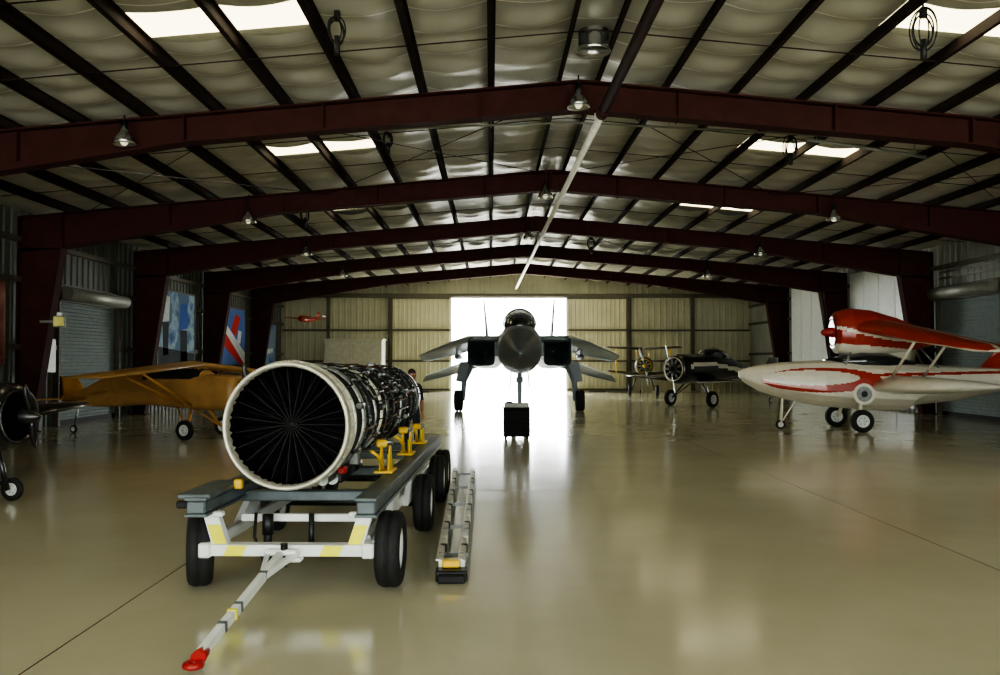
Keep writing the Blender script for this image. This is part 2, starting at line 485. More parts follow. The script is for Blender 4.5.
sidewall('wall_right', XR, (-1, 0, 0), 'wall_r', (21.6, 24.7, 3.4))

DX0, DX1, DZ = -2.03, 3.82, 4.72
b = B('wall_back', [M['wall_b']])
corr(b, (XL, YB, 0), (DX0, YB, 0), 0, 0, (0, -1, 0), 'wall_b', ztop=lambda x: zr(x)+.1)
corr(b, (DX1, YB, 0), (XR, YB, 0), 0, 0, (0, -1, 0), 'wall_b', ztop=lambda x: zr(x)+.1)
corr(b, (DX0, YB, 0), (DX1, YB, 0), DZ, 0, (0, -1, 0), 'wall_b', ztop=lambda x: zr(x)+.1)
b.box(((XL+DX0)/2, YB+.06, 2.6), (DX0-XL, .04, 5.2)); b.box(((XR+DX1)/2, YB+.06, 2.6), (XR-DX1, .04, 5.2)); b.box(((DX1+DX0)/2, YB+.06, 5.45), (DX1-DX0, .04, 1.45))
for z in (1.55, 3.1):
    b.box(((XL+DX0)/2-.1, YB-.1, z), (DX0-XL-.4, .1, .09), 'girt'); b.box(((XR+DX1)/2+.1, YB-.1, z), (XR-DX1-.4, .1, .09), 'girt')
b.box((XC, YB-.14, 4.85), (XR-XL-.6, .14, .2), 'girt')
for x in (-8.2, -5.1, 7.0, 10.2): b.box((x, YB-.13, 2.5), (.16, .2, 4.9), 'girt')
b.done()
g = group('hangar_door')
for k, (a, c) in enumerate(((-5.0, DX0), (DX1, 6.85))):
    b = B('door_panel', [M['wall_b']], g)
    corr(b, (a, YB-.32, 0), (c, YB-.32, 0), .04, DZ, (0, -1, 0), 'wall_b', pitch=.22)
    for x in (a, c): b.box((x, YB-.34, DZ/2+.02), (.12, .14, DZ), 'cream' if x in (DX0, DX1) else 'girt')
    for z in (.12, 1.55, 3.1, DZ): b.box(((a+c)/2, YB-.37, z), (c-a, .08, .1), 'girt')
    b.box(((a+c)/2, YB-.3, .02), (.8, .1, .04), 'gun')
    b.done()
b = B('door_track', [M['girt']], g); b.box((.9, YB-.3, DZ+.12), (12.4, .3, .14)); b.done()
b = B('wall_front', [M['wall_b']]); b.prism([(XL, YF, 4.6), (XR, YF, 4.6), (XR, YF, zr(XR)+.1), (XC, YF, zr(XC)+.1), (XL, YF, zr(XL)+.1)], (0, .1, 0))
b.box((XL+.6, YF+.05, 2.3), (1.2, .1, 4.6)); b.box((XR-.6, YF+.05, 2.3), (1.2, .1, 4.6)); b.done()

def rollup(name, x, inw, y0, y1, h):
    g = group(name, (x, (y0+y1)/2, 0)); w = y1-y0
    b = B('slat_curtain', [M['slat']], g); n = int(h/.09)
    for i in range(n+1): b.box((inw*.0, 0, .045+i*.09), (.03, w-.02, .08), bev=.01)
    b.box((-inw*.03, 0, h/2), (.02, w+.02, h)); b.box((inw*.03, 0, .06), (.05, w, .12), 'blackmat'); b.done()  # added: backing sheet stops sky between slats, black block covers bright strip at floor
    b = B('guides_and_drum', [M['girt']], g)
    for s_ in (-1, 1): b.box((inw*.1, s_*(w/2+.02), h/2), (.14, .1, h), bev=.01)
    b.cyl((inw*.3, -w/2, h+.12), (inw*.3, w/2, h+.12), .17, n=16, m='galv'); b.box((inw*.16, 0, h+.12), (.1, w+.2, .4), 'girt')
    b.done()
rollup('door_1', XL, 1, 20.7, 24.0, 3.1); rollup('door_2', XR, -1, 21.6, 24.7, 3.4)

for (y0, y1, z0, z1) in ((26.0, 30.6, .1, 4.7), (32.0, 36.6, .1, 4.7)):
    b = B('wall_liner_panel', [M['white']])
    for i in range(4):
        w = (y1-y0)/4; b.box((XR-.19, y0+w*(i+.5), (z0+z1)/2), (.05, w-.03, z1-z0), bev=.01)
    b.done()
g = group('wall_conduit'); b = B('pipes', [M['galv']], g)
for z in (3.95, 4.12): b.tube([(XR-.22, 19.6, z), (XR-.22, 24.4, z)], .03)
b.tube([(XR-.22, 20.1, .2), (XR-.22, 20.1, 3.95)], .03); b.box((XR-.24, 20.1, 1.6), (.14, .4, .6), bev=.02); b.done()
g = group('electrical_panel'); b = B('boxes', [M['galv']], g)
b.box((XL+.25, 19.9, 1.7), (.2, .5, .8), bev=.02); b.box((XL+.25, 20.3, 2.6), (.16, .25, .3), bev=.02); b.tube([(XL+.25, 19.9, 2.1), (XL+.25, 19.9, 4.3)], .03); b.done()

def poster(y0, y1, z0, z1, m, nm='wall_poster', extra=None):
    g = group(nm, (XL+.17, (y0+y1)/2, (z0+z1)/2)); w, h = y1-y0, z1-z0
    b = B('print', [m], g); b.box((.02, 0, 0), (.02, w, h)); b.done()
    if extra:
        b = B('print_graphics', [M['white']], g)
        for (u0, v0, u1, v1, u2, v2, u3, v3, mm) in extra:
            b.prism([(.032, w*u, h*v) for u, v in ((u0, v0), (u1, v1), (u2, v2), (u3, v3))], (.003, 0, 0), mm)
        b.done()
    b = B('frame', [M['girt']], g)
    for s_ in (-1, 1): b.box((.02, s_*w/2, 0), (.05, .05, h+.05)); b.box((.02, 0, s_*h/2), (.05, w+.05, .05))
    b.done()
M['pblue'] = mat('poster_blue_ink', (52, 92, 170), .8, spec=.2); M['pred'] = mat('poster_red_ink', (190, 44, 40), .8, spec=.2); M['pwhite'] = mat('poster_white_ink', (214, 220, 224), .8, spec=.2); M['pdark'] = mat('poster_dark_ink', (36, 44, 50), .8, spec=.2)
poster(26.6, 29.9, 1.25, 3.85, poster_mat('poster_sky', [(50, 78, 124), (78, 116, 164), (140, 168, 184), (70, 104, 136)], 1.0, 2), extra=[(-.5, -.5, .5, -.5, .5, -.28, -.5, -.2, 'pdark'), (-.4, .1, -.22, .12, -.2, .42, -.34, .44, 'pwhite'), (.05, .02, .3, .05, .28, .38, .1, .36, 'pblue'), (-.36, -.3, -.24, -.3, -.22, .1, -.38, .1, 'pdark'), (.1, -.4, .28, -.4, .28, .02, .08, .02, 'pdark')])
poster(32.7, 36.0, 1.4, 3.7, poster_mat('poster_flag', [(46, 76, 150), (60, 92, 168), (80, 112, 176)], 0.6, 5), extra=[(-.5, -.1, .3, -.5, .5, -.5, -.5, .2, 'pred'), (-.5, .2, .5, -.5, .5, -.28, -.5, .34, 'pwhite'), (-.1, .1, .1, .0, .3, .35, .1, .4, 'pred'), (.15, -.1, .3, -.12, .35, .1, .22, .12, 'pwhite')])
poster(38.2, 41.2, 1.4, 3.3, poster_mat('poster_blue', [(30, 56, 120), (50, 84, 160), (120, 140, 170)], 0.8, 9), extra=[(-.3, -.3, .3, -.2, .3, -.1, -.3, -.15, 'pwhite')])
poster(15.0, 18.3, 1.5, 3.3, poster_mat('poster_pink', [(150, 90, 84), (188, 140, 128), (120, 60, 60)], 0.8, 12))

# ------------------------------------------------------------------ ceiling fixtures
def pendant(x, y, z, r=.17):
    g = group('pendant_lamp', (x, y, z)); top = zr(x)-.2-z
    b = B('shade', [M['silver']], g)
    b.lathe([(.04, .2), (.06, .13), (r*.55, .09), (r*.85, .02), (r, -.06), (r*.96, -.06), (r*.8, .01), (r*.5, .07)], (0, 0, 0), (0, 0, 1), 24, 'silver')
    b.cyl((0, 0, .12), (0, 0, .3), .05, n=12, m='gun'); b.done()
    b = B('bulb', [M['lens']], g); b.ball((0, 0, -.0), (.06, .06, .08)); b.done()
    b = B('stem', [M['rubber']], g); b.cyl((0, 0, .28), (0, 0, top), .012, n=6); b.done()
for (px, py, pz) in ((-5.45, 12.6, 4.86), (1.3, 12.55, 5.42), (7.9, 12.6, 4.9), (-5.35, 18.7, 4.68), (7.6, 18.7, 4.75), (1.2, 18.7, 5.25), (-5.4, 24.8, 4.72), (7.9, 24.8, 4.75), (1.1, 24.8, 5.2), (-5.4, 30.9, 4.7), (7.9, 30.9, 4.7)):
    pendant(px, py, pz)
for y in (11.1, 20.5):
    g = group('ridge_vent', (XC, y, 5.82)); b = B('throat', [M['silver']], g)
    b.lathe([(.2, .12), (.2, -.1), (.24, -.16), (.22, -.16), (.18, -.1), (.18, .12)], (0, 0, 0), (0, 0, 1), 28)
    for i in range(8):
        a = PI*i/8; b.beam((-.18*math.cos(a), -.18*math.sin(a), -.06), (.18*math.cos(a), .18*math.sin(a), -.06), .012, .05)
    b.done()

def coil(x, y, ztop, zbot, r):
    g = group('hanging_cable_coil', (x, y, zbot)); b = B('cable', [M['rubber']], g)
    rr = random.Random(int(x*10+y))
    for k in range(5):
        a = rr.uniform(-.7, .7); tl = rr.uniform(-.25, .25); R = r*rr.uniform(.75, 1.15); pts = []
        for i in range(28):
            t = 2*PI*i/28; q = V((R*math.sin(t)*.85, 0, R*1.45*math.cos(t)+r*1.6))
            q.rotate(Euler((tl, 0, a))); pts.append(q)
        b.tube(pts, .009, 6, closed=True)
    b.cyl((0, 0, r*2.9), (0, 0, zr(x)-.17-zbot), .012, n=6)
    b.box((0, 0, r*3), (.07, .07, .12), bev=.01); b.cyl((0, 0, -.1), (0, 0, .12), .035, n=10)
    b.done()
coil(-1.80, 9.85, 5.7, 5.26, .12); coil(4.75, 9.2, 5.6, 5.0, .14)
coil(-1.85, 15.2, 5.7, 5.4, .10); coil(5.3, 14.9, 5.5, 5.15, .13); coil(-4.6, 21.0, 5.7, 5.0, .12); coil(3.2, 27, 5.7, 5.1, .13)

g = group('overhead_pipe')
b = B('white_run', [M['pipe']], g); b.cyl((1.62, 12.2, 5.2), (1.25, YB-.1, 5.2), .055, n=12)
for y in (12.8, 18.9, 25, 31.1, 37.2): b.cyl((1.6-(y-12)*.012, y+.1, 5.2), (1.6-(y-12)*.012, y+.1, 5.38), .012, n=6)
b.done()
b = B('dark_run', [M['steel_red']], g); b.cyl((1.80, YF+.2, 5.24), (1.62, 12.2, 5.2), .07, n=12); b.cyl((1.62, 12.1, 5.2), (1.62, 12.35, 5.2), .09, n=12); b.done()
g = group('cross_conduit'); b = B('pipes', [M['galv']], g)
b.tube([(-3.2, 14.2, 5.42), (0, 14.2, 5.55), (XC, 14.2, 5.6), (6.5, 14.2, 5.35)], .02, 6)
b.tube([(5.2, 13.9, 5.25), (7.4, 14.3, 5.05)], .03, 6)
for x in (-3.1, 0, 3, 6.3): b.cyl((x, 14.2, 5.5), (x, 14.2, zr(x)-.18), .008, n=5)
b.cyl((5.4, 13.95, 5.25), (5.4, 13.95, zr(5.4)-.1), .008, n=5); b.cyl((7.2, 14.28, 5.07), (7.2, 14.28, zr(7.2)-.1), .008, n=5)
b.done()

# ------------------------------------------------------------------ jet engine
YAW = math.radians(-2.6)
EO = V((-1.43, 5.95, 1.14))
g = group('jet_engine', EO, YAW)
R0 = .448
b = B('intake_rim', [M['rim']], g)
b.lathe([(R0-.035, .16), (R0-.035, .02), (R0-.03, -.005), (R0-.018, -.02), (R0-.006, -.015), (R0, .0), (R0, .05), (R0-.012, .06), (R0-.012, .1), (R0+.012, .105), (R0+.012, .125), (R0-.012, .13), (R0-.02, .18)], n=72)
for i in range(36):
    a = 2*PI*i/36; b.cyl((math.cos(a)*(R0-.001), .095, math.sin(a)*(R0-.001)), (math.cos(a)*(R0-.001), .14, math.sin(a)*(R0-.001)), .008, n=6)
b.done()
b = B('intake_duct', [M['void']], g); b.lathe([(R0-.034, .03), (R0-.04, .3), (R0-.05, .5), (.001, .5)], n=48); b.done()
b = B('guide_vanes', [M['vane']], g)
NV = 23
for i in range(NV):
    a = 2*PI*i/NV; c, s_ = math.cos(a), math.sin(a); u = V((c, 0, s_)); t = V((-s_, 0, c))
    p = [u*.03+V((0, .14, 0)), u*(R0-.036)+V((0, .12, 0)), u*(R0-.036)+V((0, .24, 0))+t*.01, u*.03+V((0, .22, 0))+t*.004]
    b.prism([q-t*.0022 for q in p], t*.0044)
b.lathe([(.001, .11), (.02, .115), (.03, .13), (.035, .18), (.035, .3)], n=24, m='vane')
b.done()
b = B('fan_blades', [M['void']], g)
for i in range(38):
    a = 2*PI*i/38; u = V((math.cos(a), 0, math.sin(a))); t = V((-math.sin(a), 0, math.cos(a)))
    p = [u*.1+V((0, .32, 0)), u*(R0-.05)+V((0, .30, 0))-t*.03, u*(R0-.05)+V((0, .4, 0))+t*.03, u*.1+V((0, .4, 0))+t*.008]
    b.prism(p, t*.003, 'vane')
b.done()
b = B('casing', [M['casing']], g)
prof = [(R0-.02, .15), (R0-.03, .3), (R0-.03, .62), (R0-.045, .8), (R0-.06, 1.2), (R0-.07, 1.7), (R0-.07, 2.3), (R0-.065, 2.8), (R0-.06, 3.4), (R0-.065, 3.9), (R0-.09, 4.15), (R0-.13, 4.5), (R0-.15, 4.7), (R0-.18, 4.7), (.2, 4.3), (.001, 4.3)]
b.lathe(prof, n=64, mf=lambda c: 'dark' if (c.y > 1.3 or .3 < c.y < .62) else 'casing')
def rad(y):
    for (r0, y0), (r1, y1) in zip(prof, prof[1:]):
        if y0 <= y <= y1 and y1 > y0: return r0+(r1-r0)*(y-y0)/(y1-y0)
    return .3
b.done()
b = B('flanges', [M['metal']], g)
for y, mm in ((.3, 'rim'), (.62, 'metal'), (.66, 'rim'), (.98, 'gun'), (1.3, 'metal'), (1.62, 'rim'), (2.0, 'gun'), (2.35, 'gun'), (2.75, 'metal'), (3.1, 'gun'), (3.5, 'gun'), (3.85, 'gun'), (4.15, 'metal')):
    r = rad(y); b.lathe([(r-.01, -.011), (r+.020, -.010), (r+.022, 0), (r+.020, .010), (r-.01, .011)], (0, y, 0), n=64, m=mm)
    for i in range(30):
        a = 2*PI*i/30; q = V((math.cos(a)*(r+.012), y, math.sin(a)*(r+.012))); b.cyl(q+V((0, -.02, 0)), q+V((0, .02, 0)), .006, n=5, m='metal')
b.done()
b = B('nozzle_petals', [M['gun']], g)
for i in range(24):
    a = 2*PI*i/24; u = V((math.cos(a), 0, math.sin(a))); t = V((-math.sin(a), 0, math.cos(a)))
    r1, r2 = rad(4.15)+.01, rad(4.68)+.012; w1, w2 = .045, .033
    b.prism([u*r1+V((0, 4.15, 0))-t*w1, u*r1+V((0, 4.15, 0))+t*w1, u*r2+V((0, 4.72, 0))+t*w2, u*r2+V((0, 4.72, 0))-t*w2], u*.02)
b.done()
rp = random.Random(11)
b = B('plumbing', [M['metal'], M['gun'], M['copper'], M['rubber']], g)
def cylp(r, a, y): return V((r*math.cos(a), y, r*math.sin(a)))
for k in range(64):
    a = rp.uniform(-PI*1.0, PI*1.0); y = rp.uniform(.35, 2.6); y2 = min(y+rp.uniform(.4, 1.6), 4.0)
    off = rp.uniform(.02, .045); pts = [cylp(rad(y)-.01, a, y), cylp(rad(y)+off, a, y+.03)]
    aa = a; yy = y+.08
    while yy < y2:
        pts.append(cylp(rad(yy)+off, aa, yy))
        if rp.random() < .3:
            aa += rp.choice((-1, 1))*rp.uniform(.06, .2); pts.append(cylp(rad(yy)+off, aa, yy+.06)); yy += .06
        yy += .14
    pts.append(cylp(rad(y2)-.01, aa, y2))
    b.tube(pts, rp.choice((.005, .006, .008, .010)), 7, rp.choice((0, 1, 1, 1, 1, 2, 3)))
for k in range(16):
    y = rp.uniform(.7, 3.6); a0 = rp.uniform(-PI, PI); da = rp.uniform(.6, 2.0); r = rad(y)+rp.uniform(.02, .035)
    b.tube([cylp(r, a0+da*i/14, y+.04*math.sin(i*.5)) for i in range(15)], rp.choice((.006, .009)), 7, rp.choice((0, 1, 3)))
b.done()
b = B('accessories', [M['casing']], g)
for k in range(56):
    a = rp.uniform(-PI*.98, PI*.1) if k % 3 else rp.uniform(0, PI); y = rp.uniform(.4, 3.2); q = cylp(rad(y)+.02, a, y); sz = rp.uniform(.04, .09)
    b.box(q, (sz*.8, sz*1.4, sz*.6), rp.choice(('gun', 'metal', 'dark', 'casing')), (0, -a+PI/2, 0), .01)
    if k % 2: b.cyl(q+V((0, -.05, 0)), q+V((0, .1, 0)), .022, n=12, m=rp.choice(('metal', 'gun')))
b.done()
b = B('gearbox', [M['casing']], g)
b.box((.0, 1.0, -.45), (.44, .34, .12), 'casing', bev=.03); b.box((.18, .7, -.42), (.2, .22, .12), 'gun', bev=.02)
for i, x in enumerate((-.2, -.07, .08, .2)):
    b.cyl((x, .55, -.44), (x, .86, -.44), .045, n=16, m=('metal', 'gun', 'dark', 'metal')[i]); b.cyl((x, 1.15, -.44), (x, 1.5, -.44), .05, n=16, m=('gun', 'metal', 'metal', 'gun')[i])
b.cyl((.2, .25, -.41), (.2, .5, -.41), .04, n=12, m='metal'); b.box((.3, .45, -.36), (.06, .1, .05), 'redtip', bev=.01); b.box((.34, .7, -.3), (.08, .1, .1), 'metal', bev=.01)
b.done()

# ------------------------------------------------------------------ trailer
TO = V((-1.39, 6.1, 0))
g = group('engine_transport_trailer', TO, math.radians(-1.8))
RW = .265
b = B('wheels', [M['tyre']], g)
for x in (-.68, .68):
    b.wheel((x, 0, RW), (1, 0, 0) if x > 0 else (.95, .30, 0), RW, .17)
    b.wheel((x+.02*(1 if x > 0 else -1), 1.95, RW), (1, 0, 0), RW, .16); b.wheel((x, 3.55, RW), (1, 0, 0), RW, .16); b.wheel((x, 4.15, RW), (1, 0, 0), RW, .16)
b.done()
b = B('axles', [M['gun']], g)
for y in (0, 1.95, 3.55, 4.15): b.cyl((-.62, y, RW), (.62, y, RW), .035, n=12)
b.done()
b = B('side_rails', [M['greysteel']], g)
for x in (-.57, .57):
    b.box((x, 2.0, .615), (.13, 4.8, .09), bev=.012)
    b.box((x, 2.0, .67), (.15, 4.8, .022), bev=.004); b.box((x, 2.0, .56), (.15, 4.8, .02), bev=.004)
b.box((-.59, -.02, .685), (.22, .72, .03), bev=.006); b.box((-.67, -.36, .63), (.08, .05, .05), 'dark', bev=.01)
b.box((-.66, -.26, .6), (.04, .08, .05), 'yellow', bev=.01)
for y in (.5, 1.95, 3.3, 4.2): b.box((0, y, .56), (1.1, .1, .08), bev=.01)
b.done()
b = B('white_frame', [M['white']], g)
b.beam((-.56, -.2, .3), (.56, -.2, .3), .1, .075)
for x in (-1, 1):
    b.prism([(x*.50, -.22, .26), (x*.39, -.22, .26), (x*.49, -.22, .56), (x*.59, -.22, .56)], (0, .07, 0))
    b.box((x*.56, -.05, .30), (.08, .45, .1), bev=.01)
    b.box((x*.52, 1.2, .34), (.06, 2.6, .08), bev=.01)
    b.prism([(x*.55, 1.55, .3), (x*.55, 2.2, .3), (x*.55, 2.35, .56), (x*.55, 1.9, .56)], (x*.05, 0, 0))
    b.prism([(x*.55, .35, .3), (x*.55, .8, .3), (x*.55, 1.1, .56), (x*.55, .85, .56)], (x*.05, 0, 0))
    b.box((x*.52, 3.5, .34), (.07, 1.6, .09), bev=.01)
    b.box((x*.61, -.16, .3), (.06, .1, .12), 'white', bev=.01)
    b.box((x*.52, -.25, .548), (.18, .06, .035), 'white', bev=.008)
b.beam((-.42, .12, .46), (.42, .12, .46), .05, .05)
b.box((-.02, -.28, .3), (.22, .1, .04), bev=.01); b.box((.04, -.28, .25), (.16, .08, .03), bev=.01)
b.cyl((-.0, -.30, .22), (0, -.30, .36), .025, n=12, m='gun')
b.done()
b = B('hazard_marks', [M['hazard']], g)
for x in (-.36, .3): b.prism([(x-.07, -.254, .265), (x+.06, -.254, .265), (x+.09, -.254, .335), (x-.04, -.254, .335)], (0, -.004, 0))
for x in (-1, 1):
    for z in (.34,): b.prism([(x*(.405+(z-.3)*.33), -.224, z), (x*(.495+(z-.3)*.33), -.224, z), (x*(.54+(z-.3)*.33), -.224, z+.13), (x*(.45+(z-.3)*.33), -.224, z+.13)], (0, -.004, 0))
b.done()
b = B('tow_tongue', [M['white']], g)
p0 = V((-.02, -.30, .29)); p1 = V((-.06, -1.66, .08))
b.beam(p0, p1, .042, .05); b.beam(p0+V((-.1, .04, 0)), p0+(p1-p0)*.3, .03, .035); b.beam(p0+V((.1, .04, 0)), p0+(p1-p0)*.3, .03, .035)
d = (p1-p0).normalized()
for t in (.35, .8, 1.05): b.beam(p0+d*t, p0+d*(t+.03), .048, .056, 'greysteel')
b.beam(p0+d*.9, p0+d*.92, .055, .06, 'hazard')
b.cyl(p1+V((0, .06, 0)), p1+V((0, -.03, -.01)), .032, .04, n=12, m='redtip')
q = p1+V((-.01, -.06, -.03)); b.tube([q+V((.038*math.cos(t*PI/8), .038*math.sin(t*PI/8), 0)) for t in range(16)], .018, 8, 'redtip', closed=True)
b.done()
b = B('cradle_brackets', [M['yellow']], g)
for y in (.9, 2.2, 3.3):
    for x in (-1, 1):
        xx = x*.5; zc = .69; ztop_ = .98 if y < 3 else .93
        for dx in (-.04, .03): b.prism([(xx+dx, y-.11, zc), (xx+dx, y+.11, zc), (xx+dx, y+.03, ztop_-.08), (xx+dx, y-.02, ztop_-.08)], (.012, 0, 0))
        b.box((xx, y, zc+.008), (.15, .26, .02), bev=.005); b.box((xx-x*.03, y, ztop_-.06), (.09, .10, .06), bev=.015)
        b.cyl((xx-.08*x, y, ztop_-.05), (xx+.06*x, y, ztop_-.05), .022, n=10, m='metal'); b.cyl((xx, y+.18, zc), (xx, y+.18, zc+.12), .015, n=8, m='hazard')
        b.tube([(xx, y-.1, zc+.02), (xx-x*.02, y-.28, zc+.16), (xx-x*.06, y-.34, zc+.2)], .012, 8)
b.box((-.45, .12, .70), (.06, .06, .07), 'yellow', bev=.01)
b.done()
b = B('jacks_and_hoses', [M['dark']], g)
b.cyl((-.2, .0, .12), (-.2, .0, .5), .03, n=12, m='dark'); b.cyl((-.2, 0, .36), (-.2, 0, .5), .04, n=12, m='gun'); b.cyl((.1, .05, .2), (.1, .05, .5), .02, n=10, m='gun')
b.tube([(-.3, .05, .5), (-.28, -.05, .35), (-.2, -.1, .2), (-.05, -.05, .15)], .012, 6, 'rubber')
b.done()

# ------------------------------------------------------------------ aircraft tow bar
g = group('aircraft_tow_bar', (-.28, 6.15, 0), math.radians(.8))
b = B('rails', [M['rim']], g)
for x0, x1 in ((-.085, -.12), (.075, .12)):
    b.beam((x0, .1, .1), (x1, 5.3, .1), .03, .08); b.beam((x0-.02, .1, .14), (x1-.02, 5.3, .14), .035, .01, 'rim'); b.beam((x0+.02, .1, .06), (x1+.02, 5.3, .06), .04, .01, 'metal')
    for k in range(16):
        t = k/16; y = .3+5*t; x = x0+(x1-x0)*t; b.box((x, y, .115), (.05, .04, .07), ('metal', 'gun', 'rim')[k % 3], bev=.005)
for y in (.5, 1.6, 2.8, 4.0, 5.2): b.beam((-.11, y, .09), (.11, y, .09), .03, .03, 'metal')
b.done()
b = B('hitch_end', [M['gun']], g)
b.box((-.005, .05, .05), (.23, .14, .08), 'gun', bev=.01); b.box((-.01, .10, .12), (.13, .1, .05), 'yellow', bev=.01); b.box((-.005, -.04, .04), (.2, .05, .06), 'dark', bev=.01)
for x in (-.11, .11): b.cyl((x-.02, 5.35, .05), (x+.02, 5.35, .05), .05, n=12, m='tyre')
b.done()

# ------------------------------------------------------------------ fighter jet (twin-tail swing-wing, wings swept)
FO = V((.53, 15.5, 0)); FY = math.atan2(-.35, 11.2)
g = group('fighter_jet', FO, FY)
secs = [(0, .02, .02, 1.72), (.25, .1, .1, 1.72), (.6, .2, .21, 1.73), (1.2, .33, .35, 1.76), (2.0, .43, .46, 1.80), (3.0, .49, .54, 1.85), (4.2, .5, .57, 1.9), (5.5, .5, .56, 1.95), (7, .55, .5, 2.0), (9, .75, .42, 2.05), (12, .95, .34, 2.02), (15, .9, .26, 1.98), (17, .5, .16, 1.95), (17.6, .2, .08, 1.95)]
b = B('fuselage', [M['jetgrey'], M['jetdark']], g)
b.loft([sell((0, y, z), w, h, 32, 2.2) for y, w, h, z in secs], mf=lambda c: 'jetdark' if c.y < 1.7 else 'jetgrey')
b.cyl((0, -.35, 1.72), (0, .02, 1.72), .008, .02, n=8, m='metal'); b.done()
b = B('canopy', [M['glass']], g)
b.loft([sell((0, y, z), w, h, 24, 2) for y, w, h, z in ((2.6, .1, .05, 2.3), (3.0, .28, .22, 2.32), (3.6, .36, .34, 2.36), (4.5, .38, .40, 2.4), (5.6, .36, .38, 2.4), (6.6, .28, .26, 2.36), (7.6, .1, .1, 2.35))]); b.done()
b = B('canopy_frames', [M['jetdark']], g)
for y, w, h, z in ((3.25, .335, .29, 2.34), (4.5, .388, .408, 2.4), (5.6, .368, .388, 2.4)):
    b.tube([(w*math.cos(PI*i/16), y, z+h*math.sin(PI*i/16)) for i in range(17)], .022, 6)
b.done()
b = B('cockpit_seats', [M['dark']], g)
for y in (4.0, 5.2): b.box((0, y, 2.45), (.3, .12, .5), bev=.03)
b.done()
for sg in (-1, 1):
    b = B('engine_nacelle', [M['jetgrey']], g)
    b.loft([sell((sg*1.05, 7.8, 1.84), .38, .40, 28, 6), sell((sg*1.03, 9.2, 1.82), .42, .43, 28, 4), sell((sg*1.0, 12, 1.76), .48, .44, 28, 3), sell((sg*.97, 15.5, 1.8), .46, .42, 28, 2.2), sell((sg*.92, 17.2, 1.82), .38, .38, 28, 2)], caps=False)
    b.loft([sell((sg*1.05, 7.8, 1.84), .38, .40, 28, 6), sell((sg*1.05, 7.82, 1.84), .35, .37, 28, 6), sell((sg*1.02, 8.8, 1.84), .32, .33, 28, 3), sell((sg*1.0, 9.8, 1.84), .02, .02, 28, 3)], 'jetdark', caps=False)
    b.lathe([(.38, 0), (.3, .8), (.24, .8), (.02, .1)], (sg*.92, 17.2, 1.82), n=24, m='gun')
    b.box((sg*.62, 8.6, 1.95), (.16, 1.6, .5), 'jetgrey', bev=.04)
    b.done()
    b = B('wing', [M['jetgrey']], g)
    b.wing([((sg*.5, 6.6, 2.16), (0, 8.4, 0), .22), ((sg*1.45, 8.0, 2.18), (0, 7.0, -.15), .3), ((sg*2.2, 11.0, 2.10), (0, 4.6, -.32), .26), ((sg*3.6, 15.6, 1.80), (0, 2.2, -.26), .1), ((sg*3.75, 16.2, 1.75), (0, 1.4, -.18), .03)])
    b.box((sg*2.0, 12.6, 1.9), (.08, 1.6, .26), 'jetgrey', bev=.02)
    b.lathe([(.001, 0), (.05, .12), (.085, .4), (.09, 1.8), (.06, 2.2), (.03, 2.4)], (sg*2.0, 11.4, 1.70), n=16, m='jetgrey'); b.done()
    b = B('stabilator', [M['jetgrey']], g)
    b.wing([((sg*1.25, 14.8, 1.40), (0, 3.0, .42), .18), ((sg*2.6, 16.2, 1.02), (0, 2.3, .38), .14), ((sg*3.75, 17.5, .74), (0, 1.3, .24), .05)])
    b.cyl((sg*1.0, 16.3, 1.7), (sg*1.5, 16.5, 1.55), .12, .08, n=14)
    b.done()
    b = B('tail_fin', [M['jetgrey']], g)
    b.wing([((sg*1.12, 14.2, 2.1), (0, 2.8, 0), V((.14, 0, 0))), ((sg*1.34, 16.4, 3.9), (0, 1.1, 0), V((.06, 0, 0)))]); b.done()
    b = B('main_gear', [M['white']], g)
    b.tube([(sg*1.45, 11.3, 1.7), (sg*1.72, 11.2, 1.1), (sg*1.76, 11.2, .32)], .09, 12, 'jetgrey', rs=[.12, .09, .07]); b.tube([(sg*1.35, 12.2, 1.7), (sg*1.75, 11.25, .8)], .04, 8, 'jetgrey')
    b.wheel((sg*1.9, 11.2, .33), (1, 0, 0), .33, .28)
    b.prism([(sg*1.5, 10.9, 1.55), (sg*1.85, 11.0, 1.55), (sg*1.98, 11.0, .95), (sg*1.74, 10.9, .9)], (0, .03, 0), 'jetgrey'); b.done()
b = B('nose_gear', [M['white']], g)
b.cyl((0, 4.4, 1.45), (0, 4.25, .25), .06, .045, n=12, m='jetgrey'); b.cyl((0, 5.2, 1.4), (0, 4.35, .6), .035, n=8, m='jetgrey')
for x in (-.14, .14): b.wheel((x, 4.25, .2), (1, 0, 0), .2, .12)
b.cyl((-.14, 4.25, .2), (.14, 4.25, .2), .03, n=8, m='gun')
b.prism([(-.2, 3.9, 1.36), (-.2, 5.0, 1.36), (-.24, 4.9, .98), (-.24, 4.0, .98)], (.02, 0, 0), 'jetgrey'); b.prism([(.18, 3.9, 1.36), (.18, 5.0, 1.36), (.22, 4.9, .98), (.22, 4.0, .98)], (.02, 0, 0), 'jetgrey')
b.box((0, 4.0, 1.15), (.16, .05, .12), 'jetdark', bev=.01); b.done()

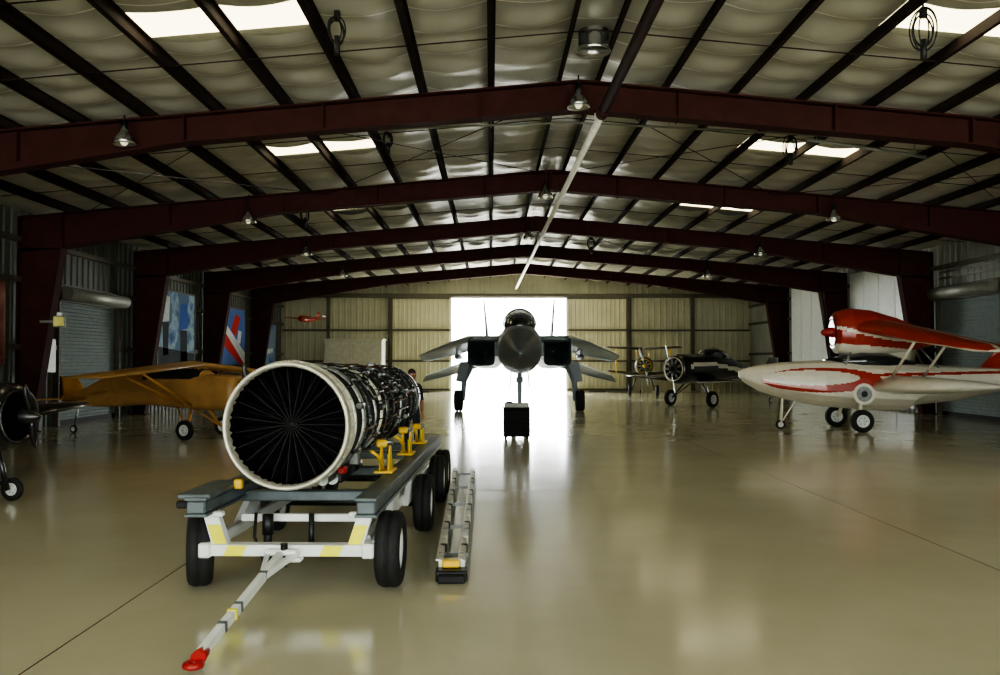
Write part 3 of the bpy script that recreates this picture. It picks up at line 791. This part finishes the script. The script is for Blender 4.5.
g = group('tool_cart', (.52, 17.4, 0)); b = B('cabinet', [M['blackmat']], g)
b.box((0, 0, .33), (.54, .4, .56), 'blackmat', bev=.015)
for i in range(4): b.box((0, -.205, .13+i*.13), (.5, .02, .115), 'blackmat', bev=.006); b.cyl((-.16, -.225, .15+i*.13), (.16, -.225, .15+i*.13), .005, n=6, m='dark')
b.box((0, 0, .625), (.56, .42, .02), 'blackmat', bev=.006)
for x in (-.22, .22):
    for y in (-.15, .15): b.cyl((x-.02, y, .04), (x+.02, y, .04), .04, n=12, m='tyre')
b.box((.0, .0, .68), (.5, .3, .09), 'galv', bev=.01); b.box((-.15, .05, .735), (.14, .1, .03), 'gun', bev=.01)
b.done()

# ------------------------------------------------------------------ amphibian seaplane
g = group('amphibian_flying_boat', (5.75, 19.7, 0), math.radians(-3))
HS = [(0, .04, 1.34, 1.20), (.15, .16, 1.41, 1.06), (.45, .32, 1.48, .88), (1.0, .48, 1.55, .70), (1.8, .58, 1.60, .54), (2.8, .62, 1.58, .46), (3.8, .62, 1.54, .44), (3.95, .6, 1.52, .56), (5.0, .47, 1.46, .68), (6.2, .26, 1.4, .95), (7.0, .08, 1.38, 1.15)]
def hull_ring(x, w, zt, zb):
    h = zt-zb; P = []
    prof = [(0, 0), (.5, .11), (.95, .25), (1.0, .34), (1.0, .5), (.97, .65), (.86, .82), (.62, .94), (.3, .99), (0, 1)]
    for u, t in prof: P.append(V((x, -u*w, zb+t*h)))
    for u, t in prof[-2:0:-1]: P.append(V((x, u*w, zb+t*h)))
    return P
def interp(tab, x):
    for a, c in zip(tab, tab[1:]):
        if a[0] <= x <= c[0]:
            t = (x-a[0])/(c[0]-a[0]); return [x]+[a[k]+(c[k]-a[k])*t for k in range(1, len(a))]
    return list(tab[-1])
def subdiv(tab, step):
    x = tab[0][0]; out = []
    while x < tab[-1][0]: out.append(interp(tab, x)); x += step
    out.append(list(tab[-1])); return out
def hullpaint(c):
    e = math.hypot((c.x-1.75)/1.3, (c.z-1.15)/.28); e2 = math.hypot((c.x-1.5)/1.05, (c.z-1.2)/.17)
    if e < 1 and e2 > 1: return 'red'
    if 2.9 < c.x < 7 and abs(c.z-(1.26+.02*(c.x-2.6))) < .03: return 'red'
    return 'cream'
b = B('hull', [M['cream'], M['red']], g)
rings = []
for r in subdiv(HS, .025):
    base = hull_ring(*r); fine = []
    n = len(base)
    for i in range(n):
        a, c = base[i], base[(i+1) % n]
        for k in range(7): fine.append(a.lerp(c, k/7))
    rings.append(fine)
b.loft(rings, mf=hullpaint); b.done()
b = B('cockpit_canopy', [M['glass']], g)
b.loft([sell((x, 0, z), w, h, 20, 2.2, 'x') for x, w, h, z in ((1.95, .1, .04, 1.57), (2.3, .36, .14, 1.57), (2.7, .45, .24, 1.58), (3.3, .44, .22, 1.56), (3.9, .3, .1, 1.5))]); b.done()
b = B('pylon', [M['cream']], g)
b.wing([((2.9, 0, 1.5), (1.1, 0, 0), V((0, .22, 0))), ((2.8, 0, 2.0), (1.3, 0, 0), V((0, .28, 0)))])
for sy in (-1, 1): b.tube([(2.6, sy*.15, 2.0), (2.3, sy*.4, 1.5)], .025, 8, 'metal'); b.tube([(4.0, sy*.1, 2.0), (4.4, sy*.35, 1.4)], .025, 8, 'metal')
b.done()
NS = [(2.15, .30, .36, 2.24), (2.22, .42, .48, 2.24), (2.5, .5, .56, 2.24), (3.0, .48, .53, 2.22), (3.6, .36, .4, 2.17), (4.1, .22, .26, 2.1), (4.6, .03, .06, 2.05)]
def npaint(c):
    z0 = 2.26-(c.x-2.15)*.13
    if abs(c.z-(z0+.08-.1*math.sin((c.x-2.2)*1.4))) < .04: return 'cream'
    if c.z < z0-.28+.05*(c.x-2.15): return 'cream'
    return 'red'
b = B('engine_nacelle', [M['red'], M['cream']], g)
b.loft([sell((x, 0, z), w, h, 96, 2.2, 'x') for x, w, h, z in subdiv(NS, .025)], mf=npaint)
b.lathe([(.32, 0), (.27, .04), (.2, .06), (.001, .06)], (2.13, 0, 2.24), (1, 0, 0), 28, 'void')
b.done()
b = B('propeller', [M['black']], g)
b.lathe([(.001, -.22), (.06, -.18), (.1, -.08), (.12, .03), (.12, .08)], (2.1, 0, 2.24), (1, 0, 0), 20, 'redtip')
for sg in (-1, 1):
    ring = []
    for t, w, tw in ((.06, .05, 1.2), (.25, .09, .9), (.5, .11, .6), (.75, .09, .4), (.95, .04, .3)):
        d = V((0, .2*sg*t, sg*t)); c = V((2.03, 0, 2.24))+d
        u = V((math.sin(tw), math.cos(tw), 0))*w
        ring.append([c-u, c+V((.012, 0, 0)), c+u, c-V((.012, 0, 0))])
    b.loft(ring, 'gun')
b.done()
b = B('high_wing', [M['cream']], g)
def wpaint(c):
    t = (abs(c.y))/3.6
    le = 2.35+1.25*t
    ch = 1.6-.5*t
    u = (c.x-le)/ch
    zc_ = 2.38-.62*t
    if c.z < zc_-.005 and u > .06: return 'cream'
    if .42 < u < .5: return 'cream'
    if u > .85: return 'cream'
    return 'red'
for sg in (-1, 1):
    b.wing([((2.35, sg*.0, 2.38), (1.6, 0, .03), .34), ((2.80, sg*1.3, 2.16), (1.42, 0, .02), .30), ((3.6, sg*3.3, 1.80), (1.1, 0, 0), .18), ((3.85, sg*3.5, 1.77), (.6, 0, 0), .05)], mf=wpaint, sub=14)
    b.tube([(3.2, sg*1.9, 2.0), (3.2, sg*.55, 1.1)], .03, 8, 'cream'); b.tube([(3.9, sg*1.9, 2.02), (3.9, sg*.5, 1.1)], .03, 8, 'cream')
b.done()
b = B('sponsons', [M['cream']], g)
for sg in (-1, 1):
    b.wing([((2.75, sg*.4, .98), (2.3, 0, -.02), .46), ((2.95, sg*1.3, 1.0), (2.2, 0, -.02), .40), ((3.3, sg*2.1, 1.03), (1.9, 0, 0), .28), ((3.8, sg*2.35, 1.05), (1.2, 0, 0), .05)], mf=lambda c: 'cream')
b.done()
b = B('tail', [M['red']], g)
b.wing([((5.4, 0, 1.36), (1.5, 0, 0), V((0, .1, 0))), ((6.3, 0, 2.3), (.6, 0, 0), V((0, .05, 0)))], mf=lambda c: 'red' if c.z > 1.6 else 'cream')
for sg in (-1, 1): b.wing([((6.0, 0, 1.85), (.8, 0, 0), .1), ((6.2, sg*1.5, 1.85), (.55, 0, 0), .07)])
b.done()
b = B('landing_gear', [M['metal']], g)
for sg in (-1, 1):
    b.wheel((2.5, sg*.82, .25), (0, 1, 0), .25, .17); b.tube([(2.5, sg*.66, .25), (2.55, sg*.6, .5), (2.6, sg*.5, .8)], .04, 10, 'cream')
    b.cyl((2.62, sg*.64, .84), (2.62, sg*.61, .84), .24, .22, n=28, m='cream'); b.cyl((2.62, sg*.655, .84), (2.62, sg*.62, .84), .17, n=28, m='metal'); b.cyl((2.62, sg*.67, .84), (2.62, sg*.62, .84), .07, n=20, m='gun')
b.wheel((.95, 0, .11), (0, 1, 0), .11, .06); b.tube([(.95, -.05, .11), (.98, -.05, .5), (1.0, 0, .85)], .02, 8, 'cream'); b.tube([(.95, .05, .11), (.98, .05, .5), (1.0, 0, .85)], .02, 8, 'cream')
b.tube([(.95, 0, .12), (1.35, 0, .75)], .016, 8, 'cream')
b.done()

# ------------------------------------------------------------------ generic light aircraft
def light_plane(name, loc, rotz, L, body, trim, r=.42, zc=1.2, wz=.75, span=4.0, chord=1.1, wheel_r=.25, paint=None, radial=True, canopy=True, tailz=.75, gearx=.9, biplane=False, wheel_y=.75, propr=.85, high=False, propm='metal', finh=.7, droop=.05):
    g = group(name, loc, rotz)
    T = [(0, r*.8, r*.8, zc), (.08, r*.97, r*.97, zc), (.35, r*1.02, r*1.02, zc), (.9, r*.98, r, zc), (L*.3, r*.9, r*1.0, zc+.02), (L*.5, r*.68, r*.78, zc), (L*.75, r*.38, r*.45, zc+(tailz-zc)*.5), (L*.97, r*.1, r*.2, tailz+.15), (L, .02, .1, tailz+.17)]
    b = B('fuselage', [M[body], M[trim]], g)
    pf = paint or (lambda c: body)
    b.loft([sell((x, 0, z), w, h, 48, 2.3 if not high else 3.2, 'x') for x, w, h, z in subdiv(T, .05)], mf=pf, caps=True)
    if high:
        CT = [(.75, r*.5, .05, zc+r*.9), (1.05, r*.85, wz-zc-r*.5, zc+r*.5), (2.0, r*.88, wz-zc-r*.5, zc+r*.5), (2.6, r*.75, (wz-zc)*.62, zc+r*.35), (L*.75, r*.33, .16, zc+.12), (L*.95, r*.1, .05, tailz+.2)]
        def cp(c): return 'glass' if (.85 < c.x < 2.25 and c.z > zc+r*.75 and c.z < wz-.08) else body
        b.loft([sell((x, 0, z), w, h, 48, 2.8, 'x') for x, w, h, z in subdiv(CT, .06)], mf=cp)
    b.done()
    b = B('engine', [M['gun']], g)
    b.lathe([(r*.8, -.0), (r*.82, -.03), (r*.74, -.02), (r*.7, .12), (.001, .12)], (0, 0, zc), (1, 0, 0), 28, body if trim == 'cream' and not radial else trim)
    b.lathe([(r*.7, -.005), (.001, -.005)], (0, 0, zc), (1, 0, 0), 24, 'void')
    if radial:
        for i in range(9):
            a = 2*PI*i/9; u = V((0, math.cos(a), math.sin(a))); b.cyl(V((-.03, 0, zc))+u*.08, V((-.03, 0, zc))+u*r*.68, .045, n=8, m='metal')
        b.lathe([(.001, -.14), (.08, -.1), (.11, -.02), (.11, .05)], (0, 0, zc), (1, 0, 0), 16, 'gun')
    b.lathe([(.001, -.28), (.04, -.25), (.08, -.16), (.09, -.06)], (0, 0, zc), (1, 0, 0), 18, body if trim == 'cream' else trim)
    b.done()
    b = B('propeller', [M['gun']], g)
    for sg in (-1, 1):
        ring = []
        for t, w, tw in ((.05, .04, 1.2), (.3, .08, .9), (.6, .085, .6), (.85, .06, .4), (.98, .02, .3)):
            w *= min(1, propr/.7)
            d = V((0, .25*sg*t*propr, sg*t*propr)); c = V((-.15, 0, zc))+d; u = V((math.sin(tw), math.cos(tw), 0))*w
            ring.append([c-u, c+V((.012, 0, 0)), c+u, c-V((.012, 0, 0))])
        b.loft(ring, propm)
    b.done()
    if canopy and not high:
        b = B('canopy', [M['glass']], g)
        b.loft([sell((x, 0, z), w, h, 20, 2.1, 'x') for x, w, h, z in ((L*.22, .08, .03, zc+r*.95), (L*.27, r*.55, r*.45, zc+r*.9), (L*.36, r*.6, r*.6, zc+r*.9), (L*.45, r*.5, r*.4, zc+r*.8), (L*.52, .06, .05, zc+r*.75))]); b.done()
    b = B('wings', [M[body]], g)
    for sg in (-1, 1):
        x0 = .9
        if high:
            b.wing([((x0, 0, wz), (chord, 0, 0), .13), ((x0, sg*span*.9, wz-droop), (chord, 0, 0), .12), ((x0+.15, sg*span, wz-droop*1.1), (chord*.7, 0, 0), .04)], body)
            b.tube([(x0+.2, sg*span*.6, wz-droop*.65), (x0+.1, sg*r*.85, zc-r*.7)], .025, 8, trim); b.tube([(x0+.8, sg*span*.6, wz-droop*.65), (x0+.3, sg*r*.85, zc-r*.7)], .025, 8, trim)
            continue
        b.wing([((x0, sg*r*.4, wz), (chord, 0, 0), .16), ((x0+.05, sg*span*.85, wz+.14), (chord*.8, 0, 0), .11), ((x0+.2, sg*span, wz+.17), (chord*.45, 0, 0), .03)], body)
        if biplane:
            b.wing([((x0-.25, sg*.05, zc+r+.35), (chord, 0, 0), .13), ((x0-.2, sg*span*.9, zc+r+.42), (chord*.9, 0, 0), .1), ((x0, sg*span, zc+r+.43), (chord*.5, 0, 0), .03)], body)
            for xx in (0, .55): b.tube([(x0+xx*.9, sg*span*.7, wz+.1), (x0-.2+xx, sg*span*.7, zc+r+.4)], .02, 6, trim); b.tube([(x0+xx, sg*r*.6, zc+r*.7), (x0-.1+xx, sg*.3, zc+r+.36)], .02, 6, trim)
    b.done()
    b = B('tail', [M[body], M[trim]], g)
    b.wing([((L*.82, 0, tailz+.2), (L*.2, 0, 0), V((0, .07, 0))), ((L*.92, 0, tailz+.25+finh), (L*.1, 0, 0), V((0, .03, 0)))], body if trim == 'cream' else trim)
    for sg in (-1, 1): b.wing([((L*.83, sg*.05, tailz+.22), (L*.14, 0, 0), .06), ((L*.88, sg*1.1, tailz+.22), (L*.09, 0, 0), .03)], body)
    b.done()
    b = B('landing_gear', [M['tyre']], g)
    for sg in (-1, 1):
        b.wheel((gearx, sg*wheel_y, wheel_r), (0, 1, 0), wheel_r, wheel_r*.5); b.tube([(gearx, sg*(wheel_y-.08), wheel_r), (gearx+.15, sg*r*.6, zc-r*.8)], .03, 8, trim if high else body); b.tube([(gearx, sg*(wheel_y-.08), wheel_r), (gearx+.55, sg*r*.5, zc-r*.8)], .02, 8, trim if high else body)
    b.wheel((L*.93, 0, .09), (0, 1, 0), .09, .05, n=16); b.tube([(L*.93, 0, .1), (L*.9, 0, tailz+.1)], .02, 6, 'metal')
    b.done()
    return g

def bw(c):
    k = .12*math.sin(c.x*1.3)
    if abs(c.z-(1.35+k)) < .07 and c.x > .3: return 'cream'
    return 'black'
light_plane('black_sport_plane', (6.15, 28.6, 0), math.radians(38), 6.0, 'black', 'cream', r=.5, zc=1.3, wz=.85, span=3.2, chord=1.2, wheel_r=.28, paint=bw, wheel_y=.9)
light_plane('biplane', (6.6, 36.6, 0), math.radians(82), 4.6, 'olivedark', 'yellow', r=.38, zc=1.35, wz=.95, span=1.7, chord=.8, wheel_r=.25, biplane=True, canopy=False, wheel_y=.6, propr=.8)
light_plane('high_wing_light_plane', (-5.05, 17.3, 0), math.radians(180-20), 4.7, 'tan', 'tandark', r=.36, zc=.94, wz=1.5, span=2.7, chord=1.15, wheel_r=.2, radial=False, wheel_y=.6, tailz=.55, propr=.6, high=True, finh=.45, droop=.2)
light_plane('black_light_plane', (-5.22, 9.45, 0), math.radians(180-8), 5.0, 'black', 'cream', r=.38, zc=.98, wz=.8, span=3.0, chord=1.0, wheel_r=.13, radial=False, wheel_y=.3, tailz=.8, gearx=.28, propr=.36, propm='black', paint=lambda c: 'cream' if abs(c.z-1.12) < .02 else 'black')

g = group('model_airplane', (-8.5, 37.8, 3.45), math.radians(70))
b = B('airframe', [M['red']], g)
b.loft([sell((x, 0, z), w, h, 16, 2, 'x') for x, w, h, z in ((0, .1, .1, 0), (.1, .15, .15, 0), (.7, .13, .15, 0), (1.4, .05, .07, .03), (1.7, .01, .04, .05))])
for sg in (-1, 1): b.wing([((.25, 0, -.02), (.35, 0, 0), .08), ((.3, sg*1.0, .08), (.25, 0, 0), .04)]); b.wing([((1.35, 0, .04), (.25, 0, 0), .03), ((1.42, sg*.35, .04), (.15, 0, 0), .02)])
b.wing([((1.3, 0, .05), (.35, 0, 0), V((0, .03, 0))), ((1.5, 0, .38), (.18, 0, 0), V((0, .02, 0)))])
b.cyl((.4, .3, 0), (.4, .3, 1.6), .006, n=5, m='rubber'); b.cyl((.4, -.3, 0), (.4, -.3, 1.6), .006, n=5, m='rubber'); b.done()

g = group('storage_cabinet', (-6.15, 38.4, 0)); b = B('body', [M['box_white']], g)
b.box((0, 0, 1.25), (2.6, 1.2, 2.5), bev=.03); b.box((0, 0, 2.52), (2.7, 1.3, .06), bev=.01)
for x in (-.63, .63): b.box((x, -.62, 1.22), (1.2, .04, 2.3), bev=.015); b.box((x*.15, -.66, 1.25), (.04, .04, .3), 'gun')
b.done()
g = group('exit_sign', (-9.5, 18.75, 2.45)); b = B('sign_body', [M['sign']], g); b.box((0, 0, 0), (.22, .05, .2), bev=.01); b.box((-.0, .04, 0), (.26, .04, .24), 'galv', bev=.01); b.box((-.2, .1, 0), (.5, .05, .05), 'galv'); b.done()

# ------------------------------------------------------------------ person behind engine (real metres)
g = group('standing_person', (-1.33, 14.2, 0), math.radians(20))
def skinned(name, verts, edges, radii, mfun, mats, sub=2):
    me = bpy.data.meshes.new(name); me.from_pydata(verts, edges, []); o = bpy.data.objects.new(name, me); bpy.context.scene.collection.objects.link(o)
    m = o.modifiers.new('skin', 'SKIN'); m.use_smooth_shade = True
    for i, r in enumerate(radii):
        sv = me.skin_vertices[0].data[i]; sv.radius = (r, r) if not isinstance(r, tuple) else r; sv.use_root = (i == 0)
    sb = o.modifiers.new('sub', 'SUBSURF'); sb.levels = sub; sb.render_levels = sub
    dg = bpy.context.evaluated_depsgraph_get(); me2 = bpy.data.meshes.new_from_object(o.evaluated_get(dg))
    bpy.data.objects.remove(o); me2.materials.clear()
    for k in mats: me2.materials.append(M[k])
    for p in me2.polygons: p.use_smooth = True; p.material_index = mfun(p.center)
    o2 = bpy.data.objects.new(name, me2); bpy.context.scene.collection.objects.link(o2); o2.parent = g; return o2
vs = [(0, 0, .95), (0, .0, 1.1), (0, -.01, 1.28), (0, -.0, 1.42), (0, -.03, 1.50), (0, -.05, 1.56)]
rs = [(.16, .11), (.14, .1), (.165, .11), (.12, .08), .055, .05]
es = [(0, 1), (1, 2), (2, 3), (3, 4), (4, 5)]
for sg in (-1, 1):
    o = len(vs)
    vs += [(sg*.17, 0, 1.40), (sg*.22, .02, 1.12), (sg*.19, -.14, .93), (sg*.18, -.18, .88)]; rs += [.062, .047, .034, .028]; es += [(3, o), (o, o+1), (o+1, o+2), (o+2, o+3)]
    o = len(vs)
    vs += [(sg*.1, 0, .86), (sg*.11, -.02, .48), (sg*.11, .02, .1), (sg*.12, -.05, .045), (sg*.125, -.16, .035)]; rs += [.095, .062, .045, .045, .035]; es += [(0, o), (o, o+1), (o+1, o+2), (o+2, o+3), (o+3, o+4)]
def pm(c):
    if c.z < .09: return 3
    if c.z < .97 and abs(c.x) < .165 and c.y > -.12: return 1
    if c.z > 1.46: return 2
    if c.z < 1.12 and abs(c.x) > .165: return 2
    return 0
skinned('body', vs, es, rs, pm, ['shirt', 'jeans', 'skin', 'hair'])
for sg in (-1, 1):
    vs = [(sg*.18, -.18, .88), (sg*.178, -.215, .84)]; rs = [.026, (.04, .02)]; es = [(0, 1)]
    for k, (dx, ln) in enumerate(((-.026, .07), (-.009, .08), (.009, .075), (.026, .06))):
        o = len(vs); bx = sg*.178+dx
        vs += [(bx, -.235, .815), (bx, -.245, .815-ln*.45), (bx, -.225, .815-ln)]; rs += [.009, .008, .007]; es += [(1, o), (o, o+1), (o+1, o+2)]
    o = len(vs); vs += [(sg*.178-sg*.035, -.215, .85), (sg*.178-sg*.055, -.235, .82), (sg*.178-sg*.05, -.25, .79)]; rs += [.011, .009, .008]; es += [(1, o), (o, o+1), (o+1, o+2)]
    skinned('hand', vs, es, rs, lambda c: 0, ['skin'], 1)
b = B('head', [M['skin'], M['hair']], g, scale=1.0)
b.ball((0, -.055, 1.625), (.075, .095, .115), nu=24, nv=18, mf=lambda c: 'hair' if (c.z > 1.67 or (c.y > -.03 and c.z > 1.58)) else 'skin')
b.ball((0, -.035, 1.665), (.082, .095, .088), 'hair', 20, 12)
b.ball((0, -.152, 1.61), (.013, .022, .024), 'skin', 10, 8); b.box((0, -.142, 1.565), (.045, .012, .008), 'redtip', bev=.003)
for sg in (-1, 1): b.ball((sg*.03, -.138, 1.635), (.012, .01, .009), 'white', 10, 8); b.ball((sg*.03, -.147, 1.635), (.005, .004, .005), 'void', 8, 6); b.ball((sg*.078, -.05, 1.62), (.012, .022, .032), 'skin', 10, 8)
b.done()

# ------------------------------------------------------------------ lights, world, camera
w = bpy.data.worlds.new('sky'); bpy.context.scene.world = w; w.use_nodes = True
nt = w.node_tree; bg = nt.nodes['Background']; bg.inputs[0].default_value = (.95, 1.0, .98, 1)
# sky is brighter on the sun side (beyond the far door)
tc = nt.nodes.new('ShaderNodeTexCoord'); sp = nt.nodes.new('ShaderNodeSeparateXYZ'); nt.links.new(tc.outputs['Generated'], sp.inputs[0])
mr = nt.nodes.new('ShaderNodeMapRange'); mr.interpolation_type = 'SMOOTHSTEP'
mr.inputs['From Min'].default_value = 0.0; mr.inputs['From Max'].default_value = 1.0; mr.inputs['To Min'].default_value = 3.9; mr.inputs['To Max'].default_value = 17.0
nt.links.new(sp.outputs[1], mr.inputs['Value']); nt.links.new(mr.outputs[0], bg.inputs[1])
sd = bpy.data.lights.new('sun', 'SUN'); sd.energy = 10; sd.angle = .01; sd.color = (1, .96, .88)
so = bpy.data.objects.new('sun', sd); bpy.context.scene.collection.objects.link(so); so.rotation_euler = (math.radians(-38), math.radians(-14), 0)
def portal_light(name, loc, rot, sx, sy):
    l = bpy.data.lights.new(name, 'AREA'); l.shape = 'RECTANGLE'; l.size = sx*S; l.size_y = sy*S; l.cycles.is_portal = True
    o = bpy.data.objects.new(name, l); bpy.context.scene.collection.objects.link(o); o.location = V(loc)*S; o.rotation_euler = rot
portal_light('portal_front', (XC, YF-.1, 2.3), (math.radians(90), 0, 0), 21.4, 4.6)
portal_light('portal_back', ((DX0+DX1)/2, YB+.2, DZ/2), (math.radians(-90), 0, 0), DX1-DX0, DZ)

cd = bpy.data.cameras.new('camera'); co = bpy.data.objects.new('camera', cd); bpy.context.scene.collection.objects.link(co)
cd.sensor_width = 36; cd.lens = 30.6; cd.clip_end = 1000
co.location = (0, 0, 1.6*S)
co.rotation_euler = (math.radians(90+1.52), 0, math.radians(-0.6))
bpy.context.scene.camera = co
vsx = bpy.context.scene.view_settings
vsx.view_transform = 'AgX'
try: vsx.look = 'AgX - Medium High Contrast'
except Exception: pass
vsx.exposure = 0.75
